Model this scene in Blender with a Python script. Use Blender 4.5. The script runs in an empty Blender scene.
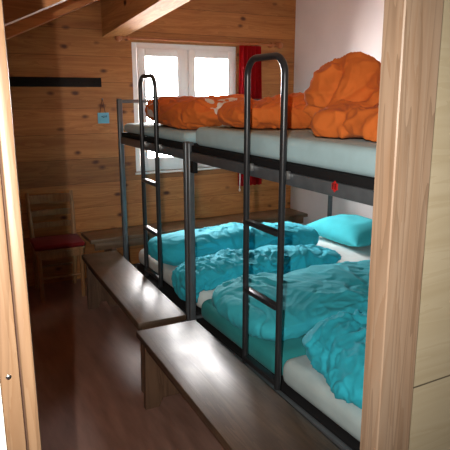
import bpy, bmesh, math, random
from mathutils import Vector, Matrix, noise
C = bpy.context.scene.collection
random.seed(7)
R = math.radians

# ------------------------------------------------------------------ materials
def nt(name):
    m = bpy.data.materials.new(name); m.use_nodes = True
    n = m.node_tree; n.nodes.clear()
    out = n.nodes.new('ShaderNodeOutputMaterial')
    b = n.nodes.new('ShaderNodeBsdfPrincipled')
    n.links.new(b.outputs[0], out.inputs[0])
    return m, n, b, out
def math_n(n, op, a, b=None):
    k = n.nodes.new('ShaderNodeMath'); k.operation = op
    for i, v in enumerate((a, b)):
        if v is None: continue
        if isinstance(v, (int, float)): k.inputs[i].default_value = v
        else: n.links.new(v, k.inputs[i])
    return k.outputs[0]
def mixc(n, f, a, b, mode='MIX'):
    k = n.nodes.new('ShaderNodeMix'); k.data_type = 'RGBA'; k.blend_type = mode
    for s, v in ((k.inputs[0], f), (k.inputs[6], a), (k.inputs[7], b)):
        if isinstance(v, (int, float)): s.default_value = v
        elif isinstance(v, tuple): s.default_value = (*v, 1)
        else: n.links.new(v, s)
    return k.outputs[2]
def ramp(n, f, stops):
    k = n.nodes.new('ShaderNodeValToRGB'); e = k.color_ramp.elements
    while len(e) < len(stops): e.new(.5)
    for i, (p, c) in enumerate(stops):
        e[i].position = p; e[i].color = (*c, 1) if isinstance(c, tuple) else (c, c, c, 1)
    n.links.new(f, k.inputs[0]); return k.outputs[0]
def bump(n, b, h, strength=.3, dist=.01):
    k = n.nodes.new('ShaderNodeBump'); k.inputs['Strength'].default_value = strength
    k.inputs['Distance'].default_value = dist
    n.links.new(h, k.inputs['Height']); n.links.new(k.outputs[0], b.inputs['Normal'])
def wood(name, light, dark, grain=0, board=None, width=.19, knots=.0, rough=.5, scale=1.0, knotcol=(.06, .02, .01),
         vary=.35, spec=.4, bscale=1.0, groove=.012, wear=0.0, kscale=1.0, streak=0.0):
    """grain: axis the fibres run along; board: axis across which boards are laid"""
    m, n, b, out = nt(name)
    tc = n.nodes.new('ShaderNodeTexCoord'); co = tc.outputs['Object']
    sx = n.nodes.new('ShaderNodeSeparateXYZ'); n.links.new(co, sx.inputs[0])
    off = None; gro = None
    if board is not None:
        q = math_n(n, 'DIVIDE', sx.outputs[board], width)
        idx = math_n(n, 'FLOOR', q); fr = math_n(n, 'FRACT', q)
        wn = n.nodes.new('ShaderNodeTexWhiteNoise'); wn.noise_dimensions = '1D'
        n.links.new(idx, wn.inputs['W']); off = wn.outputs['Value']
        edge = math_n(n, 'ABSOLUTE', math_n(n, 'SUBTRACT', fr, .5))
        gro = math_n(n, 'GREATER_THAN', edge, .5 - groove)
    mp = n.nodes.new('ShaderNodeMapping'); n.links.new(co, mp.inputs[0])
    s = [14 * scale] * 3; s[grain] = 1.1 * scale
    mp.inputs['Scale'].default_value = s
    if off is not None:
        cb = n.nodes.new('ShaderNodeCombineXYZ')
        o7 = math_n(n, 'MULTIPLY', off, 37.0)
        for i in range(3): n.links.new(o7, cb.inputs[i])
        n.links.new(cb.outputs[0], mp.inputs['Location'])
    nz = n.nodes.new('ShaderNodeTexNoise'); nz.inputs['Scale'].default_value = 1.0
    nz.inputs['Detail'].default_value = 5; nz.inputs['Distortion'].default_value = .6
    n.links.new(mp.outputs[0], nz.inputs['Vector'])
    # growth rings as a repeated ramp of the stretched noise
    ring = math_n(n, 'FRACT', math_n(n, 'MULTIPLY', nz.outputs['Fac'], 7.0))
    ring = math_n(n, 'MULTIPLY', ring, .5)
    g = math_n(n, 'ADD', math_n(n, 'MULTIPLY', nz.outputs['Fac'], .7), math_n(n, 'MULTIPLY', ring, .5))
    col = ramp(n, g, [(.3, light), (.75, dark)])
    if streak:                                     # broad flame figure of slab-sawn boards
        m2 = n.nodes.new('ShaderNodeMapping'); n.links.new(co, m2.inputs[0])
        s2 = [20] * 3; s2[grain] = .9; m2.inputs['Scale'].default_value = s2
        n2 = n.nodes.new('ShaderNodeTexNoise'); n2.inputs['Scale'].default_value = 1; n2.inputs['Detail'].default_value = 1.5
        n2.inputs['Distortion'].default_value = .3
        n.links.new(m2.outputs[0], n2.inputs['Vector'])
        rg = math_n(n, 'FRACT', math_n(n, 'MULTIPLY', n2.outputs['Fac'], 9.0))
        col = mixc(n, math_n(n, 'MULTIPLY', math_n(n, 'POWER', rg, 2.5), streak), col, tuple(c * .55 for c in dark))
    if off is not None:
        v = math_n(n, 'ADD', 1 - vary * .5, math_n(n, 'MULTIPLY', off, vary))
        hs = n.nodes.new('ShaderNodeHueSaturation'); n.links.new(v, hs.inputs['Value'])
        n.links.new(col, hs.inputs['Color']); col = hs.outputs[0]
    if knots:
        mk = n.nodes.new('ShaderNodeMapping'); n.links.new(co, mk.inputs[0])
        ks = [4.6 * kscale] * 3; ks[grain] = 2.6 * kscale; mk.inputs['Scale'].default_value = ks
        vo = n.nodes.new('ShaderNodeTexVoronoi'); vo.inputs['Scale'].default_value = 1
        nd = n.nodes.new('ShaderNodeTexNoise'); nd.inputs['Scale'].default_value = 9
        n.links.new(co, nd.inputs['Vector'])
        dv = n.nodes.new('ShaderNodeVectorMath'); dv.operation = 'MULTIPLY_ADD'
        n.links.new(nd.outputs['Color'], dv.inputs[0]); dv.inputs[1].default_value = (.14,) * 3
        n.links.new(mk.outputs[0], dv.inputs[2]); n.links.new(dv.outputs[0], vo.inputs['Vector'])
        kf = ramp(n, vo.outputs['Distance'], [(knots * .45, 1.0), (knots * 1.15, 0.0)])
        col = mixc(n, kf, col, knotcol)
    if wear:
        nw = n.nodes.new('ShaderNodeTexNoise'); nw.inputs['Scale'].default_value = 3.5; nw.inputs['Detail'].default_value = 6
        n.links.new(co, nw.inputs['Vector'])
        wf = ramp(n, nw.outputs['Fac'], [(.4, 0.0), (.7, wear)])
        col = mixc(n, wf, col, tuple(c * .45 for c in dark))
        rr = ramp(n, nw.outputs['Fac'], [(.3, rough - .07), (.7, rough + .10)])
        n.links.new(rr, b.inputs['Roughness'])
    else: b.inputs['Roughness'].default_value = rough
    h = g
    if gro is not None:
        col = mixc(n, gro, col, tuple(c * .25 for c in dark))
        h = math_n(n, 'SUBTRACT', math_n(n, 'MULTIPLY', g, .25), gro)
    n.links.new(col, b.inputs['Base Color'])
    b.inputs['Specular IOR Level'].default_value = spec
    bump(n, b, h, .25 * bscale, .004)
    return m
def plain(name, col, rough=.5, metal=0, spec=.5, var=.12, vscale=6, bumps=0, bs=120):
    m, n, b, out = nt(name)
    tc = n.nodes.new('ShaderNodeTexCoord')
    nz = n.nodes.new('ShaderNodeTexNoise'); nz.inputs['Scale'].default_value = vscale; nz.inputs['Detail'].default_value = 4
    n.links.new(tc.outputs['Object'], nz.inputs['Vector'])
    c = ramp(n, nz.outputs['Fac'], [(.3, tuple(x * (1 - var) for x in col)), (.7, tuple(min(1, x * (1 + var)) for x in col))])
    n.links.new(c, b.inputs['Base Color'])
    b.inputs['Roughness'].default_value = rough; b.inputs['Metallic'].default_value = metal
    b.inputs['Specular IOR Level'].default_value = spec
    if bumps:
        n2 = n.nodes.new('ShaderNodeTexNoise'); n2.inputs['Scale'].default_value = bs; n2.inputs['Detail'].default_value = 3
        n.links.new(tc.outputs['Object'], n2.inputs['Vector']); bump(n, b, n2.outputs['Fac'], bumps, .002)
    return m
def cloth(name, col, rough=.85, sheen=.06, patches=None, var=.08):
    m = plain(name, col, rough, 0, .2, var, 9, .15, 400)
    n = m.node_tree; b = [k for k in n.nodes if k.type == 'BSDF_PRINCIPLED'][0]
    b.inputs['Sheen Weight'].default_value = sheen
    if patches:                                   # printed white leaves round a few spots of the cover
        tc = n.nodes.new('ShaderNodeTexCoord'); src = b.inputs['Base Color'].links[0].from_socket
        acc = None
        for (p, r) in patches:
            vm = n.nodes.new('ShaderNodeVectorMath'); vm.operation = 'DISTANCE'
            n.links.new(tc.outputs['Object'], vm.inputs[0]); vm.inputs[1].default_value = p
            k = math_n(n, 'LESS_THAN', vm.outputs['Value'], r)
            acc = k if acc is None else math_n(n, 'MAXIMUM', acc, k)
        vo = n.nodes.new('ShaderNodeTexVoronoi'); vo.inputs['Scale'].default_value = 16
        mp = n.nodes.new('ShaderNodeMapping'); mp.inputs['Scale'].default_value = (1, .6, 1); mp.inputs['Rotation'].default_value = (.4, .2, .9)
        n.links.new(tc.outputs['Object'], mp.inputs[0]); n.links.new(mp.outputs[0], vo.inputs['Vector'])
        lf = math_n(n, 'LESS_THAN', vo.outputs['Distance'], .52)
        n.links.new(mixc(n, math_n(n, 'MULTIPLY', acc, lf), src, (.72, .68, .62)), b.inputs['Base Color'])
    return m

M = {}
M['pine_wall'] = wood('old_pine_boards', (.43, .18, .052), (.255, .085, .022), 0, 2, .225, .19, .5, knotcol=(.085, .024, .01), vary=.55, groove=.006, kscale=1.8)
M['pine_gable'] = M['pine_wall']
M['ceil'] = wood('ceiling_boards', (.56, .24, .075), (.36, .12, .035), 0, 1, .14, .13, .5, vary=.3, kscale=1.4)
M['beam'] = wood('beam_timber', (.66, .33, .12), (.44, .18, .06), 1, None, knots=.12, rough=.75, spec=.2)
M['rafter'] = wood('rafter_timber', (.60, .26, .085), (.38, .13, .042), 0, None, knots=.13, rough=.55)
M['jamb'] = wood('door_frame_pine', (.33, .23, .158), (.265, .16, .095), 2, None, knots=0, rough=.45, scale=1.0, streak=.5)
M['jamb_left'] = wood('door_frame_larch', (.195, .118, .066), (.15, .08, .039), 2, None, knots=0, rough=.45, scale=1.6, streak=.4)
M['spruce'] = wood('pale_spruce_panel', (.43, .36, .245), (.37, .30, .19), 0, 2, 1.04, .05, .5, vary=.04, groove=.002, kscale=1.6, knotcol=(.10, .05, .02))
M['bench'] = wood('bench_wood', (.125, .078, .046), (.05, .028, .016), 1, None, knots=.11, rough=.39, spec=.75, wear=.7, knotcol=(.03, .015, .008))
M['bench_back'] = wood('bench_wood_across', (.24, .15, .085), (.12, .065, .035), 0, None, knots=.1, rough=.42, spec=.5, wear=.4)
M['bench_leg'] = wood('bench_leg_wood', (.15, .085, .05), (.07, .035, .02), 2, None, knots=.09, rough=.5, spec=.4, wear=.4)
M['chair'] = wood('chair_wood', (.36, .19, .08), (.2, .09, .035), 2, None, knots=0, rough=.45)
M['board'] = plain('black_stained_board', (.012, .009, .008), .7, 0, .15, .3)
M['plaster'] = plain('white_plaster', (.84, .77, .765), .85, 0, .25, .05, 2.0, .12, 60)
M['hall'] = plain('hallway_paint', (.72, .68, .60), .85, 0, .25, .04, 3)
M['metal'] = plain('dark_grey_lacquered_steel', (.115, .13, .142), .34, .25, .5, .12, 20)
M['ladder'] = plain('ladder_steel', (.026, .028, .031), .3, .15, .5, .1, 20)
M['bed_base'] = plain('black_slat_base', (.012, .012, .013), .8, 0, .2)
M['clip'] = plain('zinc_clip', (.45, .45, .45), .3, .8, .5)
M['white_frame'] = plain('white_window_paint', (.90, .87, .86), .4, 0, .5, .03)
M['sheet_up'] = cloth('pale_blue_grey_sheet', (.44, .635, .68))
M['sheet_low'] = cloth('pale_grey_sheet', (.50, .62, .63))
M['sheet_white'] = cloth('white_sheet', (.72, .76, .74))
M['sheet_teal'] = cloth('dark_teal_sheet', (.03, .29, .30))
M['blue'] = cloth('turquoise_cotton', (.035, .50, .64), sheen=.04)
M['blue2'] = cloth('pale_turquoise_cotton', (.05, .50, .60), sheen=.04)
M['blue_dk'] = cloth('turquoise_pillow_cotton', (.05, .52, .60), sheen=.04)
M['orange'] = cloth('orange_cotton', (.68, .165, .03), sheen=.03)
M['curtain'] = cloth('red_curtain_cloth', (.55, .012, .02), .75, .1)
_m = M['curtain']; _n = _m.node_tree; _b = [k for k in _n.nodes if k.type == 'BSDF_PRINCIPLED'][0]; _o = [k for k in _n.nodes if k.type == 'OUTPUT_MATERIAL'][0]
_t = _n.nodes.new('ShaderNodeBsdfTranslucent'); _t.inputs[0].default_value = (.75, .02, .03, 1)
_x = _n.nodes.new('ShaderNodeMixShader'); _x.inputs[0].default_value = .45
_n.links.new(_b.outputs[0], _x.inputs[1]); _n.links.new(_t.outputs[0], _x.inputs[2]); _n.links.new(_x.outputs[0], _o.inputs[0])
M['cushion'] = cloth('dark_red_seat_cloth', (.18, .008, .01))
M['red'] = plain('red_enamel', (.62, .02, .02), .4)
M['rod'] = plain('varnished_rod_wood', (.42, .14, .05), .4)
M['card'] = plain('blue_card', (.16, .46, .60), .6)
M['ink'] = plain('dark_ink', (.03, .06, .12), .6)
M['cord'] = plain('brown_cord', (.10, .035, .02), .7)
M['white_cord'] = plain('white_cord', (.75, .7, .68), .7)
M['screw'] = plain('steel_screw', (.6, .6, .6), .25, 1)
M['dark_seam'] = plain('dark_gap', (.05, .02, .01), .8)
# floor : dark red-brown sheet floor
m, n, b, out = nt('red_brown_floor')
tc = n.nodes.new('ShaderNodeTexCoord')
mp = n.nodes.new('ShaderNodeMapping'); mp.inputs['Scale'].default_value = (9, 1.6, 1); n.links.new(tc.outputs['Object'], mp.inputs[0])
nz = n.nodes.new('ShaderNodeTexNoise'); nz.inputs['Scale'].default_value = 2.2; nz.inputs['Detail'].default_value = 8; n.links.new(mp.outputs[0], nz.inputs['Vector'])
n.links.new(ramp(n, nz.outputs['Fac'], [(.3, (.19, .10, .074)), (.7, (.30, .165, .125))]), b.inputs['Base Color'])
n.links.new(ramp(n, nz.outputs['Fac'], [(.3, .38), (.7, .52)]), b.inputs['Roughness'])
M['floor'] = m
# window glass
m, n, b, out = nt('window_glass')
tr = n.nodes.new('ShaderNodeBsdfTransparent'); gl = n.nodes.new('ShaderNodeBsdfGlossy'); gl.inputs['Roughness'].default_value = .02
mx = n.nodes.new('ShaderNodeMixShader'); fz = n.nodes.new('ShaderNodeFresnel'); fz.inputs[0].default_value = 1.35
n.links.new(fz.outputs[0], mx.inputs[0]); n.links.new(tr.outputs[0], mx.inputs[1]); n.links.new(gl.outputs[0], mx.inputs[2])
n.links.new(mx.outputs[0], out.inputs[0]); M['glass'] = m

# ------------------------------------------------------------------ mesh helpers
class MB:
    def __init__(s): s.bm = bmesh.new()
    def box(s, lo, hi, bev=0.0, seg=2, mat=None):
        c = [(a + b) / 2 for a, b in zip(lo, hi)]; d = [b - a for a, b in zip(lo, hi)]
        t = bmesh.new(); bmesh.ops.create_cube(t, size=1)
        for v in t.verts: v.co = Vector((v.co.x * d[0], v.co.y * d[1], v.co.z * d[2]))
        if bev: bmesh.ops.bevel(t, geom=t.edges[:], offset=bev, segments=seg, affect='EDGES', profile=.5)
        X = Matrix.Translation(c) if mat is None else Matrix.Translation(c) @ mat
        for v in t.verts: v.co = X @ v.co
        s.add(t); return s
    def add(s, t):
        me = bpy.data.meshes.new('t'); t.to_mesh(me); t.free(); s.bm.from_mesh(me); bpy.data.meshes.remove(me)
    def tube(s, pts, r, seg=14, caps=True):
        P = [Vector(p) for p in pts]; rings = []; t = bmesh.new()
        up = None
        for i, p in enumerate(P):
            d = (P[min(i + 1, len(P) - 1)] - P[max(i - 1, 0)]).normalized()
            if up is None:
                up = d.orthogonal().normalized()
            a = (up - d * up.dot(d)).normalized(); up = a; b2 = d.cross(a)
            rr = r[i] if isinstance(r, (list, tuple)) else r
            rings.append([t.verts.new(p + (a * math.cos(k * 2 * math.pi / seg) + b2 * math.sin(k * 2 * math.pi / seg)) * rr) for k in range(seg)])
        for A, B in zip(rings, rings[1:]):
            for k in range(seg): t.faces.new((A[k], A[(k + 1) % seg], B[(k + 1) % seg], B[k]))
        if caps:
            t.faces.new(rings[0][::-1]); t.faces.new(rings[-1])
        s.add(t); return s
    def prism(s, poly, axis, a, b):
        """polygon in the two other axes, extruded along axis from a to b"""
        t = bmesh.new(); o = [i for i in range(3) if i != axis]
        def V(p, q):
            c = [0, 0, 0]; c[o[0]] = p[0]; c[o[1]] = p[1]; c[axis] = q; return t.verts.new(c)
        A = [V(p, a) for p in poly]; B = [V(p, b) for p in poly]
        t.faces.new(A); t.faces.new(B[::-1])
        for i in range(len(poly)): t.faces.new((A[i], B[i], B[(i + 1) % len(poly)], A[(i + 1) % len(poly)]))
        bmesh.ops.recalc_face_normals(t, faces=t.faces[:]); s.add(t); return s
    def ball(s, c, r, sc=(1, 1, 1), u=16, v=12):
        t = bmesh.new(); bmesh.ops.create_uvsphere(t, u_segments=u, v_segments=v, radius=r)
        for k in t.verts: k.co = Vector((k.co.x * sc[0] + c[0], k.co.y * sc[1] + c[1], k.co.z * sc[2] + c[2]))
        s.add(t); return s
    def build(s, name, mat, parent=None, loc=None, smooth=True):
        me = bpy.data.meshes.new(name); bmesh.ops.recalc_face_normals(s.bm, faces=s.bm.faces[:])
        s.bm.to_mesh(me); s.bm.free(); me.materials.append(mat)
        o = bpy.data.objects.new(name, me); C.objects.link(o)
        if parent: o.parent = parent
        if loc: o.location = loc
        if smooth:
            for p in me.polygons: p.use_smooth = True
            try: me.set_sharp_from_angle(angle=R(38))
            except Exception: pass
        return o
def tag(o, label=None, cat=None, group=None, kind=None):
    if label: o['label'] = label
    if cat: o['category'] = cat
    if group: o['group'] = group
    if kind: o['kind'] = kind
    return o
def thing(name, label, cat, loc=(0, 0, 0), rz=0, group=None):
    o = bpy.data.objects.new(name, None); C.objects.link(o); o.location = loc; o.rotation_euler = (0, 0, rz)
    o.empty_display_size = .1
    return tag(o, label, cat, group)
def struct(mb, name, mat): return tag(mb.build(name, mat, smooth=False), kind='structure')

# ------------------------------------------------------------------ setting
BY, RX, LX, FY = 5.0, 3.54, -.55, .85          # back wall, right wall, left wall, room side of the door wall
def cz(x): return 2.257 + .458 * (x - .625)     # sloped ceiling
WX0, WX1, WZ0, WZ1 = 1.74, 2.84, .97, 2.16       # window opening
struct(MB().box((-2.0, -1.6, -.12), (3.9, 5.4, 0)), 'floor', M['floor'])
w = MB()
w.box((LX - .2, BY, 0), (WX0, BY + .22, 3.9)); w.box((WX1, BY, 0), (RX + .2, BY + .22, 3.9))
w.box((WX0, BY, 0), (WX1, BY + .22, WZ0)); w.box((WX0, BY, WZ1), (WX1, BY + .22, 3.9))
struct(w, 'wall_back', M['pine_wall'])
struct(MB().box((RX, .8, 0), (RX + .2, BY, 3.9)), 'wall_right', M['plaster'])
struct(MB().box((LX - .2, .85, 0), (LX, BY, 3.0)), 'wall_left', M['pine_wall'])
x0, x1 = LX - .2, RX + .2
struct(MB().prism([(x0, cz(x0)), (x1, cz(x1)), (x1, cz(x1) + .3), (x0, cz(x0) + .3)], 1, .85, BY + .22), 'ceiling', M['ceil'])
# door wall: pale boards towards the hallway on the right, painted on the left
DX0, DX1, DH = .0565, .925, 2.02
wf = MB(); wf.box((DX1 - .016, .803, 0), (RX + .2, .85, 3.9)); wf.box((DX0, .805, DH + .06), (DX1 - .016, .85, 3.9))
struct(wf, 'wall_front', M['spruce'])
struct(MB().box((-2.0, .79, 0), (DX0, .85, 3.9)), 'wall_front_left', M['hall'])
# hallway round the photographer
struct(MB().box((-2.0, -1.6, 0), (-1.85, .79, 2.5)), 'wall_hall_left', M['hall'])
struct(MB().box((1.9, -1.6, 0), (2.05, .805, 2.5)), 'wall_hall_right', M['spruce'])
struct(MB().box((-2.0, -1.75, 0), (2.05, -1.6, 2.5)), 'wall_hall_back', M['hall'])
struct(MB().box((-2.0, -1.75, 2.5), (2.05, .79, 2.62)), 'ceiling_hall', M['hall'])
# door frame
d = bpy.data.objects.new('door_1', None); C.objects.link(d); d.location = (.45, .8, 0); d['kind'] = 'structure'
def dl(*v): return (v[0] - .45, v[1] - .8, v[2])
jm = MB().prism([(a - .45, b - .8) for a, b in [(.8150, .795), (.9135, .795), (.9135, .85), (.8135, .85), (.8125, .7975)]], 2, 0, DH)
for v in jm.bm.verts: v.co.x += (1.5 - v.co.z) * .0115           # the old post leans a little
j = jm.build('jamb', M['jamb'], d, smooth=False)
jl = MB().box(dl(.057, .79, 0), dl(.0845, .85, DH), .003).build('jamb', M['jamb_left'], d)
MB().box(dl(.0875, .792, 0), dl(.1065, .85, DH), .004).build('door_stop', M['jamb_left'], d)
MB().box(dl(.083, .80, 0), dl(.089, .845, DH)).build('seam', M['dark_seam'], d)
MB().box(dl(.057, .79, DH), dl(.922, .85, DH + .06), .003).build('head_jamb', M['jamb'], d)
sc = MB().ball((.069 - .45, -.0105, 1.299), .0042, (1, .4, 1)).build('screw', M['screw'], jl)
# roof timbers
RY0, RY1 = 4.2, 4.62
r_ = MB(); pz = lambda x: 2.097 + .458 * (x - .625)
r_.prism([(-.5, pz(-.5)), (3.5, pz(3.5)), (3.5, pz(3.5) + .16), (-.5, pz(-.5) + .16)], 1, RY0, RY1)
struct(r_, 'ceiling_rafter', M['rafter'])
r_ = MB(); r_.prism([(-.5, pz(-.5)), (3.5, pz(3.5)), (3.5, pz(3.5) + .16), (-.5, pz(-.5) + .16)], 1, 2.3, 2.45)
struct(r_, 'ceiling_rafter', M['rafter'])
bm_ = MB()
ys = [(5.0, 2.19), (2.5, 2.397)]
t = bmesh.new()
vs = []
for (y, z) in ys:
    zt = 2.47 + (5.0 - y) * .0
    vs.append([t.verts.new(p) for p in ((1.475, y, z), (1.665, y, z), (1.665, y, z + .30), (1.475, y, z + .30))])
t.faces.new(vs[0]); t.faces.new(vs[1][::-1])
for i in range(4): t.faces.new((vs[0][i], vs[1][i], vs[1][(i + 1) % 4], vs[0][(i + 1) % 4]))
bmesh.ops.recalc_face_normals(t, faces=t.faces[:]); bm_.add(t)
struct(bm_, 'ceiling_beam', M['beam'])

# window
wn = bpy.data.objects.new('window_1', None); C.objects.link(wn); wn.location = ((WX0 + WX1) / 2, BY + .06, WZ0); wn['kind'] = 'structure'
def wl(x, y, z): return (x - (WX0 + WX1) / 2, y - BY - .06, z - WZ0)
def frame(name, x0, x1, z0, z1, y0, y1, t, parent, off=(0, 0, 0), tb=None):
    tb = tb or t; f = MB()
    for lo, hi in (((x0, y0, z0), (x0 + t, y1, z1)), ((x1 - t, y0, z0), (x1, y1, z1)), ((x0 + t, y0, z0), (x1 - t, y1, z0 + tb)), ((x0 + t, y0, z1 - t), (x1 - t, y1, z1))):
        f.box([a - b for a, b in zip(wl(*lo), off)], [a - b for a, b in zip(wl(*hi), off)], .004)
    return f.build(name, M['white_frame'], parent)
frame('window_frame', WX0 + .002, WX1 - .002, WZ0 + .002, WZ1 - .002, BY + .02, BY + .09, .05, wn)
MB().box(wl(2.25, BY + .02, WZ0 + .05), wl(2.32, BY + .09, WZ1 - .05), .004).build('mullion', M['white_frame'], wn)
for (a, b_) in ((WX0 + .055, 2.262), (2.305, WX1 - .028)):
    s_ = frame('sash', a, b_, WZ0 + .045, WZ1 - .05, BY - .002, BY + .045, .072, wn, tb=.085)
    MB().box(wl(a + .06, BY + .018, WZ0 + .12), wl(b_ - .06, BY + .024, WZ1 - .112)).build('pane', M['glass'], s_)
    MB().box(wl(a + .06, BY + .012, 1.662), wl(b_ - .06, BY + .03, 1.682), .002).build('glazing_bar', M['white_frame'], s_)
    hx = b_ - .035 if a < 2 else a + .035
    MB().box(wl(hx - .012, BY - .012, 1.52), wl(hx + .012, BY - .001, 1.60), .003).tube([wl(hx, BY - .012, 1.56), wl(hx, BY - .04, 1.56), wl(hx, BY - .045, 1.46)], .008).build('handle', M['white_frame'], s_)
MB().box(wl(WX0 - .01, BY - .012, WZ0 - .02), wl(WX1 + .01, BY + .02, WZ0), .003).build('window_sill', M['white_frame'], wn)

# ------------------------------------------------------------------ curtain and rod
rod = thing('curtain_rod', 'brown wooden curtain rod with round end knob above the window', 'curtain rod', (2.43, BY - .06, 2.185))
MB().tube([(-.80, 0, 0), (.85, 0, 0)], .010).build('pole', M['rod'], rod)
MB().ball((-.83, 0, 0), .034).tube([(-.80, 0, 0), (-.78, 0, 0)], .022).build('end_knob', M['rod'], rod)
MB().ball((.88, 0, 0), .034).tube([(.85, 0, 0), (.83, 0, 0)], .022).build('end_knob', M['rod'], rod)
for x in (-.74, .79): MB().box((x - .012, -.012, -.02), (x + .012, .058, .02), .003).build('bracket', M['rod'], rod)
cu = MB(); t = bmesh.new()
N, K = 90, 24; grid = []
for i in range(N + 1):
    row = []
    for k in range(K + 1):
        v = k / K; u = i / N
        zz = 2.165 - v * 1.40; spread = 1 + .12 * v
        x = 2.825 + (u * .25) * spread; y = BY - .075 + .030 * math.sin(u * 2 * math.pi * 5.5 + .6 * math.sin(v * 3)) * (.7 + .3 * v)
        row.append(t.verts.new((x - 2.95, y - BY + .07, zz - .76)))
    grid.append(row)
for i in range(N):
    for k in range(K): t.faces.new((grid[i][k], grid[i + 1][k], grid[i + 1][k + 1], grid[i][k + 1]))
bmesh.ops.solidify(t, geom=t.faces[:], thickness=.003); cu.add(t)
cur = thing('curtain', 'red cloth curtain hanging in folds at the right side of the window', 'curtain', (2.95, BY - .07, .76))
cu.build('drape', M['curtain'], cur)
for i in range(5): 
    ringm = MB(); cx = -.115 + i * .056
    ringm.tube([(cx, .01 + .02 * math.cos(a), 1.425 + .02 * math.sin(a)) for a in [k * math.pi / 8 for k in range(17)]], .0025, 8).build('curtain_ring', M['rod'], cur)
MB().tube([(-.13, -.035, .25), (-.128, -.037, .1), (-.13, -.035, -.02)], .005, 8).ball((-.13, -.035, -.03), .011, (1, 1, 1.6)).build('pull_cord', M['white_cord'], cur)

# ------------------------------------------------------------------ wall things
cb = thing('coat_board', 'long black board fixed level across the wooden back wall', 'coat board', (1.04, BY, 1.80))
MB().box((-.45, -.024, -.04), (.40, -.001, .04), .004).build('plank', M['board'], cb)
for x in (-.34, -.16, .02, .2, .34): MB().tube([(x, -.022, .0), (x, -.034, .0)], .006, 8).ball((x, -.036, 0), .008, (1, .6, 1)).build('screw_head', M['board'], cb)
nc = thing('hanging_card', 'small blue card hanging by a cord from a nail on the wood wall', 'card', (1.446, BY, 1.44))
MB().box((-.052, -.010, 0), (.052, -.004, .095), .002).build('card', M['card'], nc)
k = MB()
for (x, z, l) in ((-.02, .058, .018), (.0, .062, .012), (.012, .055, .02), (-.008, .05, .016), (.02, .064, .01)): k.box((x, -.012, z), (x + l, -.010, z + .006))
k.build('handwriting', M['ink'], nc)
MB().tube([(-.03, -.007, .093), (-.006, -.016, .215)], .003, 6).tube([(.02, -.007, .093), (-.004, -.016, .215)], .003, 6).build('cord', M['cord'], nc)
MB().tube([(-.005, 0, .212), (-.005, -.022, .216)], .004, 8).ball((-.005, -.022, .216), .007).build('nail', M['metal'], nc)

# ------------------------------------------------------------------ chair
ch = thing('wooden_chair', 'wooden chair with a red seat pad standing in the corner shadow by the back wall', 'chair', (.90, 4.72, 0), R(-3))
for s in (-1, 1):
    MB().tube([(s * .165, .20, 0), (s * .175, .17, .25), (s * .178, .16, .44), (s * .185, .19, .66), (s * .188, .235, .86)], [.016, .02, .022, .019, .014], 10).build('rear_leg', M['chair'], ch)
    MB().tube([(s * .17, -.18, 0), (s * .175, -.17, .43)], [.017, .022], 10).build('front_leg', M['chair'], ch)
MB().box((-.20, -.205, .425), (.20, .20, .447), .008).build('seat', M['chair'], ch)
MB().box((-.17, -.18, .365), (.17, -.155, .424)).box((-.17, .15, .365), (.17, .17, .424)).box((-.185, -.17, .365), (-.165, .16, .424)).box((.165, -.17, .365), (.185, .16, .424)).build('seat_rail', M['chair'], ch)
MB().box((-.205, -.21, .448), (.205, .13, .488), .018, 3).build('seat_pad', M['cushion'], ch)
for (z, y, hh) in ((.80, .222, .075), (.68, .198, .05), (.575, .178, .045)):
    mbk = MB(); P = [(-.185 + .37 * i / 8, y + .018 * math.sin(math.pi * i / 8), z) for i in range(9)]
    t = bmesh.new(); A = []
    for (x, yy, zz) in P: A.append([t.verts.new((x, yy + dy, zz + dz)) for dy, dz in ((-.008, -hh / 2), (.008, -hh / 2), (.008, hh / 2), (-.008, hh / 2))])
    for a, b_ in zip(A, A[1:]):
        for i in range(4): t.faces.new((a[i], a[(i + 1) % 4], b_[(i + 1) % 4], b_[i]))
    t.faces.new(A[0]); t.faces.new(A[-1][::-1]); mbk.add(t); mbk.build('back_slat', M['chair'], ch)
for y in (-.175, .175): MB().tube([(-.17, y, .2), (.17, y, .2)], .01, 8).build('stretcher', M['chair'], ch)

# ------------------------------------------------------------------ benches
def bench(label, cx, y0, y1, h, wd, rz=0):
    b = thing('wooden_bench', label, 'bench', (cx, (y0 + y1) / 2, 0), rz)
    L = (y1 - y0) / 2; q = wd / 2
    MB().box((-q, -L, h - .035), (q, L, h), .005).build('bench_top', M['bench'], b)
    for s in (-1, 1):
        yy = s * (L - .045)
        MB().prism([(-q + .03, h - .035), (q - .03, h - .035), (q - .02, 0), (q - .10, 0), (q - .12, .05), (-q + .12, .05), (-q + .10, 0), (-q + .02, 0)], 1, yy - .018, yy + .018).build('leg', M['bench_leg'], b)
    MB().box((-.018, -L + .064, h - .20), (.018, L - .064, h - .12), .004).build('stretcher', M['bench_leg'], b)
    for s in (-1, 1):
        MB().box((s * (q - .045) - .011, -L + .064, h - .10), (s * (q - .045) + .011, L - .064, h - .0352), .003).build('apron', M['bench_leg'], b)
    return b
bench('long worn wooden bench in the foreground along the near bunk bed', 1.038, .93, 2.66, .45, .35, R(-1.9))
bench('wooden bench standing behind the foreground one along the far bunk bed', 1.112, 2.745, 4.26, .45, .29, R(-2.3))
bb = thing('wall_bench', 'long low wooden bench against the back wall under the window', 'bench', (2.34, 4.825, 0))
MB().box((-1.16, -.17, .415), (1.19, .17, .45), .005).build('bench_top', M['bench_back'], bb)
MB().box((-1.12, -.15, .345), (1.15, -.128, .4148), .003).build('apron', M['bench_back'], bb)
for x in (-.94, .1, 1.08): MB().box((x - .02, -.127, 0), (x + .02, .14, .4148), .003).build('leg', M['bench_leg'], bb)

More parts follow.
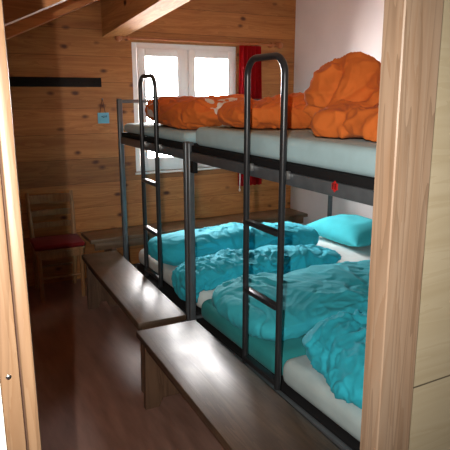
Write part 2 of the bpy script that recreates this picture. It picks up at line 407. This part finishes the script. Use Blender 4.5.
# ------------------------------------------------------------------ bunk beds
XF, XB = 1.335, 3.44
def bunk(label, y0, y1, tall_end, lad, emblem, clipside):
    cy = (y0 + y1) / 2; L = (y1 - y0) / 2
    o = thing('bunk_bed', label, 'bunk bed', (XF, cy, 0), 0); D = XB - XF
    for x in (.0, D):
        for s in (-1, 1):
            top = 1.665 if (s > 0 and tall_end) else 1.43
            MB().box((x - .008, s * (L - .019) - .018, 0), (x + .032, s * (L - .019) + .018, top), .010, 3).build('post', M['metal'], o)
    for z0, z1 in ((1.322, 1.376), (.25, .325)):
        rl = MB().box((.0, -L + .038, z0), (.026, L - .038, z1), .004).build('side_rail', M['metal'], o)
        if z0 > 1: upr = rl
        MB().box((D, -L + .038, z0), (D + .026, L - .038, z1), .004).build('side_rail', M['metal'], o)
        for s in (-1, 1): MB().box((.033, s * (L - .019) - .013, z0), (D - .009, s * (L - .019) + .013, z1), .004).build('end_rail', M['metal'], o)
        zb = 1.4110 if z0 > 1 else .337
        MB().box((.0265 if z0 < 1 else .010, -L + .039, z1 + .0005 if z0 > 1 else z0 + .01), (D - .002, L - .039, zb), .004).build('slat_base', M['bed_base'], o)
    if tall_end:
        MB().tube([(.03, L - .019, 1.645), (D, L - .019, 1.645)], .013).build('guard_rail', M['metal'], o)
    # hooked tube ladder: one bent tube with four treads
    a, b_, zt, zbot, treads = lad
    la = bpy.data.objects.new('ladder', None); C.objects.link(la); la.parent = o; la.location = (-.03, (a + b_) / 2 - cy, 0); la.empty_display_size = .1
    hw = abs(b_ - a) / 2; r = hw; P = []
    rc = min(.075, hw * .62); zc = zt - rc
    for i in range(7): P.append((0, hw, zbot + (zc - zbot) * i / 6))
    for i in range(1, 9):
        an = math.pi / 2 * i / 8; P.append((0, hw - rc + rc * math.cos(an), zc + rc * math.sin(an)))
    for i in range(9):
        an = math.pi / 2 * (1 - i / 8); P.append((0, -hw + rc - rc * math.cos(an), zc + rc * math.sin(an)))
    for i in range(1, 7): P.append((0, -hw, zc + (zbot - zc) * i / 6))
    MB().tube(P, .0147, 16).build('rail', M['ladder'], la)
    for z in treads: MB().box((-.018, -hw + .008, z - .011), (.018, hw - .008, z + .011), .004).build('rung', M['ladder'], la)
    for s in (-1, 1):
        MB().box((.012, s * hw - .016, 1.35), (.031, s * hw + .004, 1.385), .003).build('clip', M['clip'], la)
        MB().box((.010, s * hw - .012, .27), (.031, s * hw + .012, .31), .003).build('clip', M['clip'], la)
    for ey in emblem:
        e = MB(); e.prism([(ey - cy + .020 * rr * math.cos(a2), 1.362 + .022 * rr * math.sin(a2)) for rr, a2 in [((1 if i % 2 else .74), i * math.pi / 6) for i in range(12)]], 0, -.0035, -.0002)
        em = tag(e.build('emblem', M['red'], o), 'red badge on grey rail')
        e = MB()
        for dy in (-.007, .006): e.box((-.0045, ey - cy + dy, 1.352), (-.0034, ey - cy + dy + .004, 1.374))
        e.build('emblem_mark', M['bed_base'], em)
    if clipside:
        MB().box((.0, L - .085, 1.255), (.03, L - .042, 1.3245), .004).build('joint_bracket', M['bed_base'], o)
    return o
bunk('dark grey metal bunk bed at the far end below the window', 2.945, 4.22, True, (3.605, 3.335, 1.812, .42, [.475, .785, 1.12]), [], False)
bunk('dark grey metal bunk bed nearest the door with a tall hooped ladder', 1.17, 2.937, False, (2.20, 1.905, 1.852, .375, [.405, .77, 1.11]), [1.60], True)

# ------------------------------------------------------------------ bedding
def mattress(label, x0, x1, y0, y1, z0, z1, mat, bev=.04):
    t = bmesh.new(); bmesh.ops.create_cube(t, size=1)
    dx, dy, dz = x1 - x0, y1 - y0, z1 - z0
    for v in t.verts: v.co = Vector((v.co.x * dx, v.co.y * dy, (v.co.z + .5) * dz))
    bmesh.ops.bevel(t, geom=[e for e in t.edges if abs(e.verts[0].co.z - e.verts[1].co.z) > .01], offset=.06, segments=5, affect='EDGES', profile=.5)
    bmesh.ops.bevel(t, geom=[e for e in t.edges if all(abs(v.co.z - dz) < 1e-4 for v in e.verts) or all(v.co.z < 1e-4 for v in e.verts)], offset=bev, segments=4, affect='EDGES', profile=.5)
    o = MB(); o.add(t); ob = o.build('mattress', mat, None, ((x0 + x1) / 2, (y0 + y1) / 2, z0))
    return tag(ob, label, 'mattress')
UT, UT2 = 1.482, 1.518
mattress('far upper mattress in a pale grey sheet beneath the orange duvets', 1.352, 3.40, 2.98, 4.175, 1.4120, UT, M['sheet_up'], .035)
mattress('near upper mattress in a pale blue grey sheet behind the tall ladder hoop', 1.352, 3.40, 1.21, 2.895, 1.4120, UT2, M['sheet_up'], .035)
LT = .47
mattress('far lower mattress in a white sheet under the turquoise pillow', 1.43, 3.40, 2.98, 4.175, .338, LT, M['sheet_white'], .05)
mattress('lower mattress wrapped in a dark teal sheet behind the ladder', 1.375, 3.40, 2.015, 2.895, .338, LT, M['sheet_teal'], .05)
mattress('lower mattress in a pale grey sheet closest to the door', 1.375, 3.40, 1.21, 2.005, .338, LT, M['sheet_low'], .05)

def duvet(label, blobs, base, mat, seed, amp=.016, freq=7.0, fold=(1, 1, 1), voxel=.022, group=None, big=.02, drape=None):
    """blobs: (x, y, z above base, rx, ry, rz, rotz, tilt) rounded slabs melted into one soft surface"""
    mb = MB()
    cx = sum(b[0] for b in blobs) / len(blobs); cy = sum(b[1] for b in blobs) / len(blobs)
    for (x, y, z, rx, ry, rz, rot, tilt) in blobs:
        t = bmesh.new(); bmesh.ops.create_icosphere(t, subdivisions=4, radius=1)
        X = Matrix.Translation((x - cx, y - cy, z)) @ Matrix.Rotation(rot, 4, 'Z') @ Matrix.Rotation(tilt, 4, 'Y')
        for v in t.verts:
            p = v.co.copy()
            L4 = (abs(p.x) ** 3.2 + abs(p.y) ** 3.2 + abs(p.z) ** 2.4) ** (1 / 2.8)
            p = p / max(L4, 1e-4)
            v.co = X @ Vector((p.x * rx, p.y * ry, p.z * rz))
        mb.add(t)
    o = mb.build('duvet', mat, None, (cx, cy, base))
    md = o.modifiers.new('r', 'REMESH'); md.mode = 'VOXEL'; md.voxel_size = voxel
    ms = o.modifiers.new('s', 'SMOOTH'); ms.iterations = 10; ms.factor = .5
    su = o.modifiers.new('d', 'SUBSURF'); su.levels = 1; su.render_levels = 1
    dg = bpy.context.evaluated_depsgraph_get(); ev = o.evaluated_get(dg)
    me = bpy.data.meshes.new_from_object(ev); o.modifiers.clear(); o.data = me
    so = Vector((seed * 3.7, seed * 1.3, seed * 2.1)); F = Vector(fold)
    nrm = [v.normal.copy() for v in me.vertices]
    for v, nn in zip(me.vertices, nrm):
        p = v.co + so
        w6 = p * 2.6; wv = Vector((noise.noise(w6), noise.noise(w6 + Vector((5.2, 1.3, 8.1))), noise.noise(w6 + Vector((2.8, 9.4, 4.7))))) * .13
        q = Vector(((p.x + wv.x) * F.x, (p.y + wv.y) * F.y, (p.z + wv.z) * F.z))
        r1 = max(0, 1 - abs(noise.noise(q * freq * .8)) * 3.2) ** 1.6
        r2 = max(0, 1 - abs(noise.noise(q * freq * 1.7 + Vector((9, 2, 5)))) * 3.6) ** 1.5
        r3 = max(0, 1 - abs(noise.noise(q * freq * 3.2 + Vector((3, 7, 1)))) * 3.2) ** 1.5
        msk = .35 + 1.1 * max(0, .5 + noise.noise(p * 2.3 + Vector((4, 4, 4))))
        r4 = max(0, 1 - abs(noise.noise(q * freq * 1.1 + Vector((1, 8, 3)))) * 6) ** 1.5
        dsp = -amp * .7 * msk * r4 + amp * (noise.noise(q * freq * .55) * 1.3 + msk * (r1 + .6 * r2 + .28 * r3) - .45) + big * noise.noise(p * 3.1)
        co = v.co + nn * dsp
        low = .001 if drape is None or co.x + cx > drape else -.10
        if co.z < low: co.z = low
        if low < 0 and co.z < .0: co.x = min(co.x, drape - cx - .004)
        v.co = co
    for p in me.polygons: p.use_smooth = True
    if not me.materials: me.materials.append(mat)
    return tag(o, label, 'duvet', group)
# orange, upper bunks
M['orange_print'] = cloth('orange_cotton_with_white_print', (.68, .165, .03), sheen=.03, patches=[((-.03, -.46, .12), .15), ((-.28, .05, .05), .05), ((-.30, .16, .08), .08)])
duvet('orange duvet rolled on the far upper bunk in front of the window', [
    (1.72, 3.50, .09, .33, .50, .105, 0, 0), (1.61, 3.30, .085, .24, .33, .10, .1, 0), (1.74, 3.70, .10, .33, .26, .10, 0, 0)], UT + .004, M['orange_print'], 3, .016, 6, (1, .7, 1), voxel=.016)
duvet('orange duvet lying flat beside the tall ladder next to the crumpled heap', [
    (1.85, 2.60, .065, .42, .23, .085, 0, 0), (1.70, 2.62, .06, .27, .22, .075, .05, 0), (2.1, 2.60, .08, .4, .21, .085, 0, 0)], UT2 + .004, M['orange_print'], 5, .016, 6.5, (1, .8, 1), voxel=.016)
duvet('orange duvet crumpled into a high heap on the near upper bunk', [
    (1.86, 1.64, .06, .37, .36, .08, 0, 0), (1.70, 1.82, .06, .21, .20, .07, .2, 0), (1.79, 2.07, .185, .18, .155, .16, .35, 0), (1.80, 2.05, .14, .13, .12, .11, .5, .1), (1.96, 1.82, .11, .26, .24, .105, 0, 0)],
    UT2 + .004, M['orange'], 8, .020, 5.5, (1, 1, .8), big=.03, voxel=.016)
# turquoise, lower bunks
duvet('turquoise duvet folded in a long roll at the far side of the lower bunk', [
    (2.00, 3.62, .105, .60, .20, .12, 0, 0), (2.35, 3.58, .095, .42, .19, .11, 0, .04), (1.70, 3.64, .11, .345, .22, .12, 0, 0)], LT + .004, M['blue'], 11, .012, 6, (1, 1, 1), voxel=.016)
duvet('crumpled turquoise duvet in front of the folded roll on the far lower bunk', [
    (1.93, 3.14, .065, .56, .185, .095, 0, 0), (2.26, 3.14, .05, .40, .185, .075, 0, 0), (1.615, 3.15, .05, .25, .19, .09, 0, -.04), (1.405, 3.14, -.015, .045, .175, .10, 0, 0)], LT + .004, M['blue'], 13, .020, 6.5, (1, 1, 1), voxel=.016, drape=1.428)
duvet('broad smooth turquoise duvet spread over the teal sheet behind the ladder', [
    (2.15, 2.44, .06, .74, .345, .095, 0, 0), (1.67, 2.54, .06, .32, .28, .09, 0, 0), (2.5, 2.42, .06, .6, .33, .085, 0, 0), (1.56, 2.36, .05, .20, .25, .07, 0, 0)], LT + .004, M['blue2'], 17, .014, 5.0, (1, .9, 1), voxel=.016, big=.012)
duvet('rumpled bright turquoise duvet closest to the door', [
    (2.05, 1.67, .08, .60, .33, .11, 0, 0), (1.70, 1.72, .075, .27, .28, .115, .1, 0), (1.62, 1.48, .045, .23, .27, .08, .2, 0), (2.3, 1.62, .08, .5, .30, .10, 0, 0)], LT + .004, M['blue'], 19, .020, 6, (1, 1.2, 1), voxel=.016)
# pillow
def pillow(label, loc, a, b_, h, rz, tilt, mat):
    t = bmesh.new(); N = 40; top = {}; bot = {}
    for i in range(N + 1):
        for k in range(N + 1):
            u = math.sin(math.pi / 2 * (2 * i / N - 1)); v = math.sin(math.pi / 2 * (2 * k / N - 1))
            prof = ((1 - abs(u) ** 2.6) * (1 - abs(v) ** 2.6)) ** .55
            pin = 1 - .10 * (1 - abs(v) ** 2) * abs(u) ** 3; pin2 = 1 - .10 * (1 - abs(u) ** 2) * abs(v) ** 3
            x = a * u * pin; y = b_ * v * pin2
            wr = noise.noise(Vector((x * 9, y * 9, 3))) * .012 * prof
            top[i, k] = t.verts.new((x, y, h * .42 + h * .58 * prof + wr))
            bot[i, k] = t.verts.new((x, y, h * .42 - h * .42 * prof)) if 0 < i < N and 0 < k < N else top[i, k]
    for i in range(N):
        for k in range(N):
            t.faces.new((top[i, k], top[i + 1, k], top[i + 1, k + 1], top[i, k + 1]))
            q = [bot[i, k], bot[i, k + 1], bot[i + 1, k + 1], bot[i + 1, k]]
            try: t.faces.new(q)
            except ValueError: pass
    o = MB(); o.add(t); ob = o.build('pillow', mat, None, loc); ob.rotation_euler = (0, tilt, rz)
    return tag(ob, label, 'pillow')
pillow('turquoise pillow lying at the white wall on the far lower bunk', (3.13, 3.50, LT + .005), .265, .36, .20, 0, -.04, M['blue_dk'])

# ------------------------------------------------------------------ light, camera
W = bpy.data.worlds.new('sky'); bpy.context.scene.world = W; W.use_nodes = True
bg = W.node_tree.nodes['Background']; bg.inputs[0].default_value = (1.0, .97, .96, 1); bg.inputs[1].default_value = 68.0
pl = bpy.data.lights.new('window_portal', 'AREA'); pl.shape = 'RECTANGLE'; pl.size = WX1 - WX0; pl.size_y = WZ1 - WZ0; pl.cycles.is_portal = True
po = bpy.data.objects.new('window_portal', pl); C.objects.link(po); po.location = ((WX0 + WX1) / 2, BY + .2, (WZ0 + WZ1) / 2); po.rotation_euler = (R(-90), 0, 0)

pitch, yaw, f = R(13.4), R(28.4), 550.0
cam = bpy.data.cameras.new('camera'); co = bpy.data.objects.new('camera', cam); C.objects.link(co)
co.location = (0, 0, 1.7); co.rotation_euler = (R(90) - pitch, 0, -yaw)
cam.sensor_width = 36; cam.lens = f / 450 * 36; cam.clip_start = .02
bpy.context.scene.camera = co
fl = bpy.data.lights.new('camera_flash', 'SPOT'); fl.energy = 175; fl.spot_size = R(92); fl.spot_blend = 1.0; fl.shadow_soft_size = .006; fl.color = (1, .95, .88)
fo = bpy.data.objects.new('camera_flash', fl); C.objects.link(fo)
fo.rotation_euler = (R(90) - pitch, 0, -yaw)
fo.location = Vector((0, 0, 1.7)) + Vector((math.cos(yaw), -math.sin(yaw), 0)) * -.08 + Vector((0, 0, .02))
vs_ = bpy.context.scene.view_settings
vs_.view_transform = 'Standard'; vs_.look = 'None'; vs_.gamma = 1; vs_.exposure = 0; vs_.use_curve_mapping = False
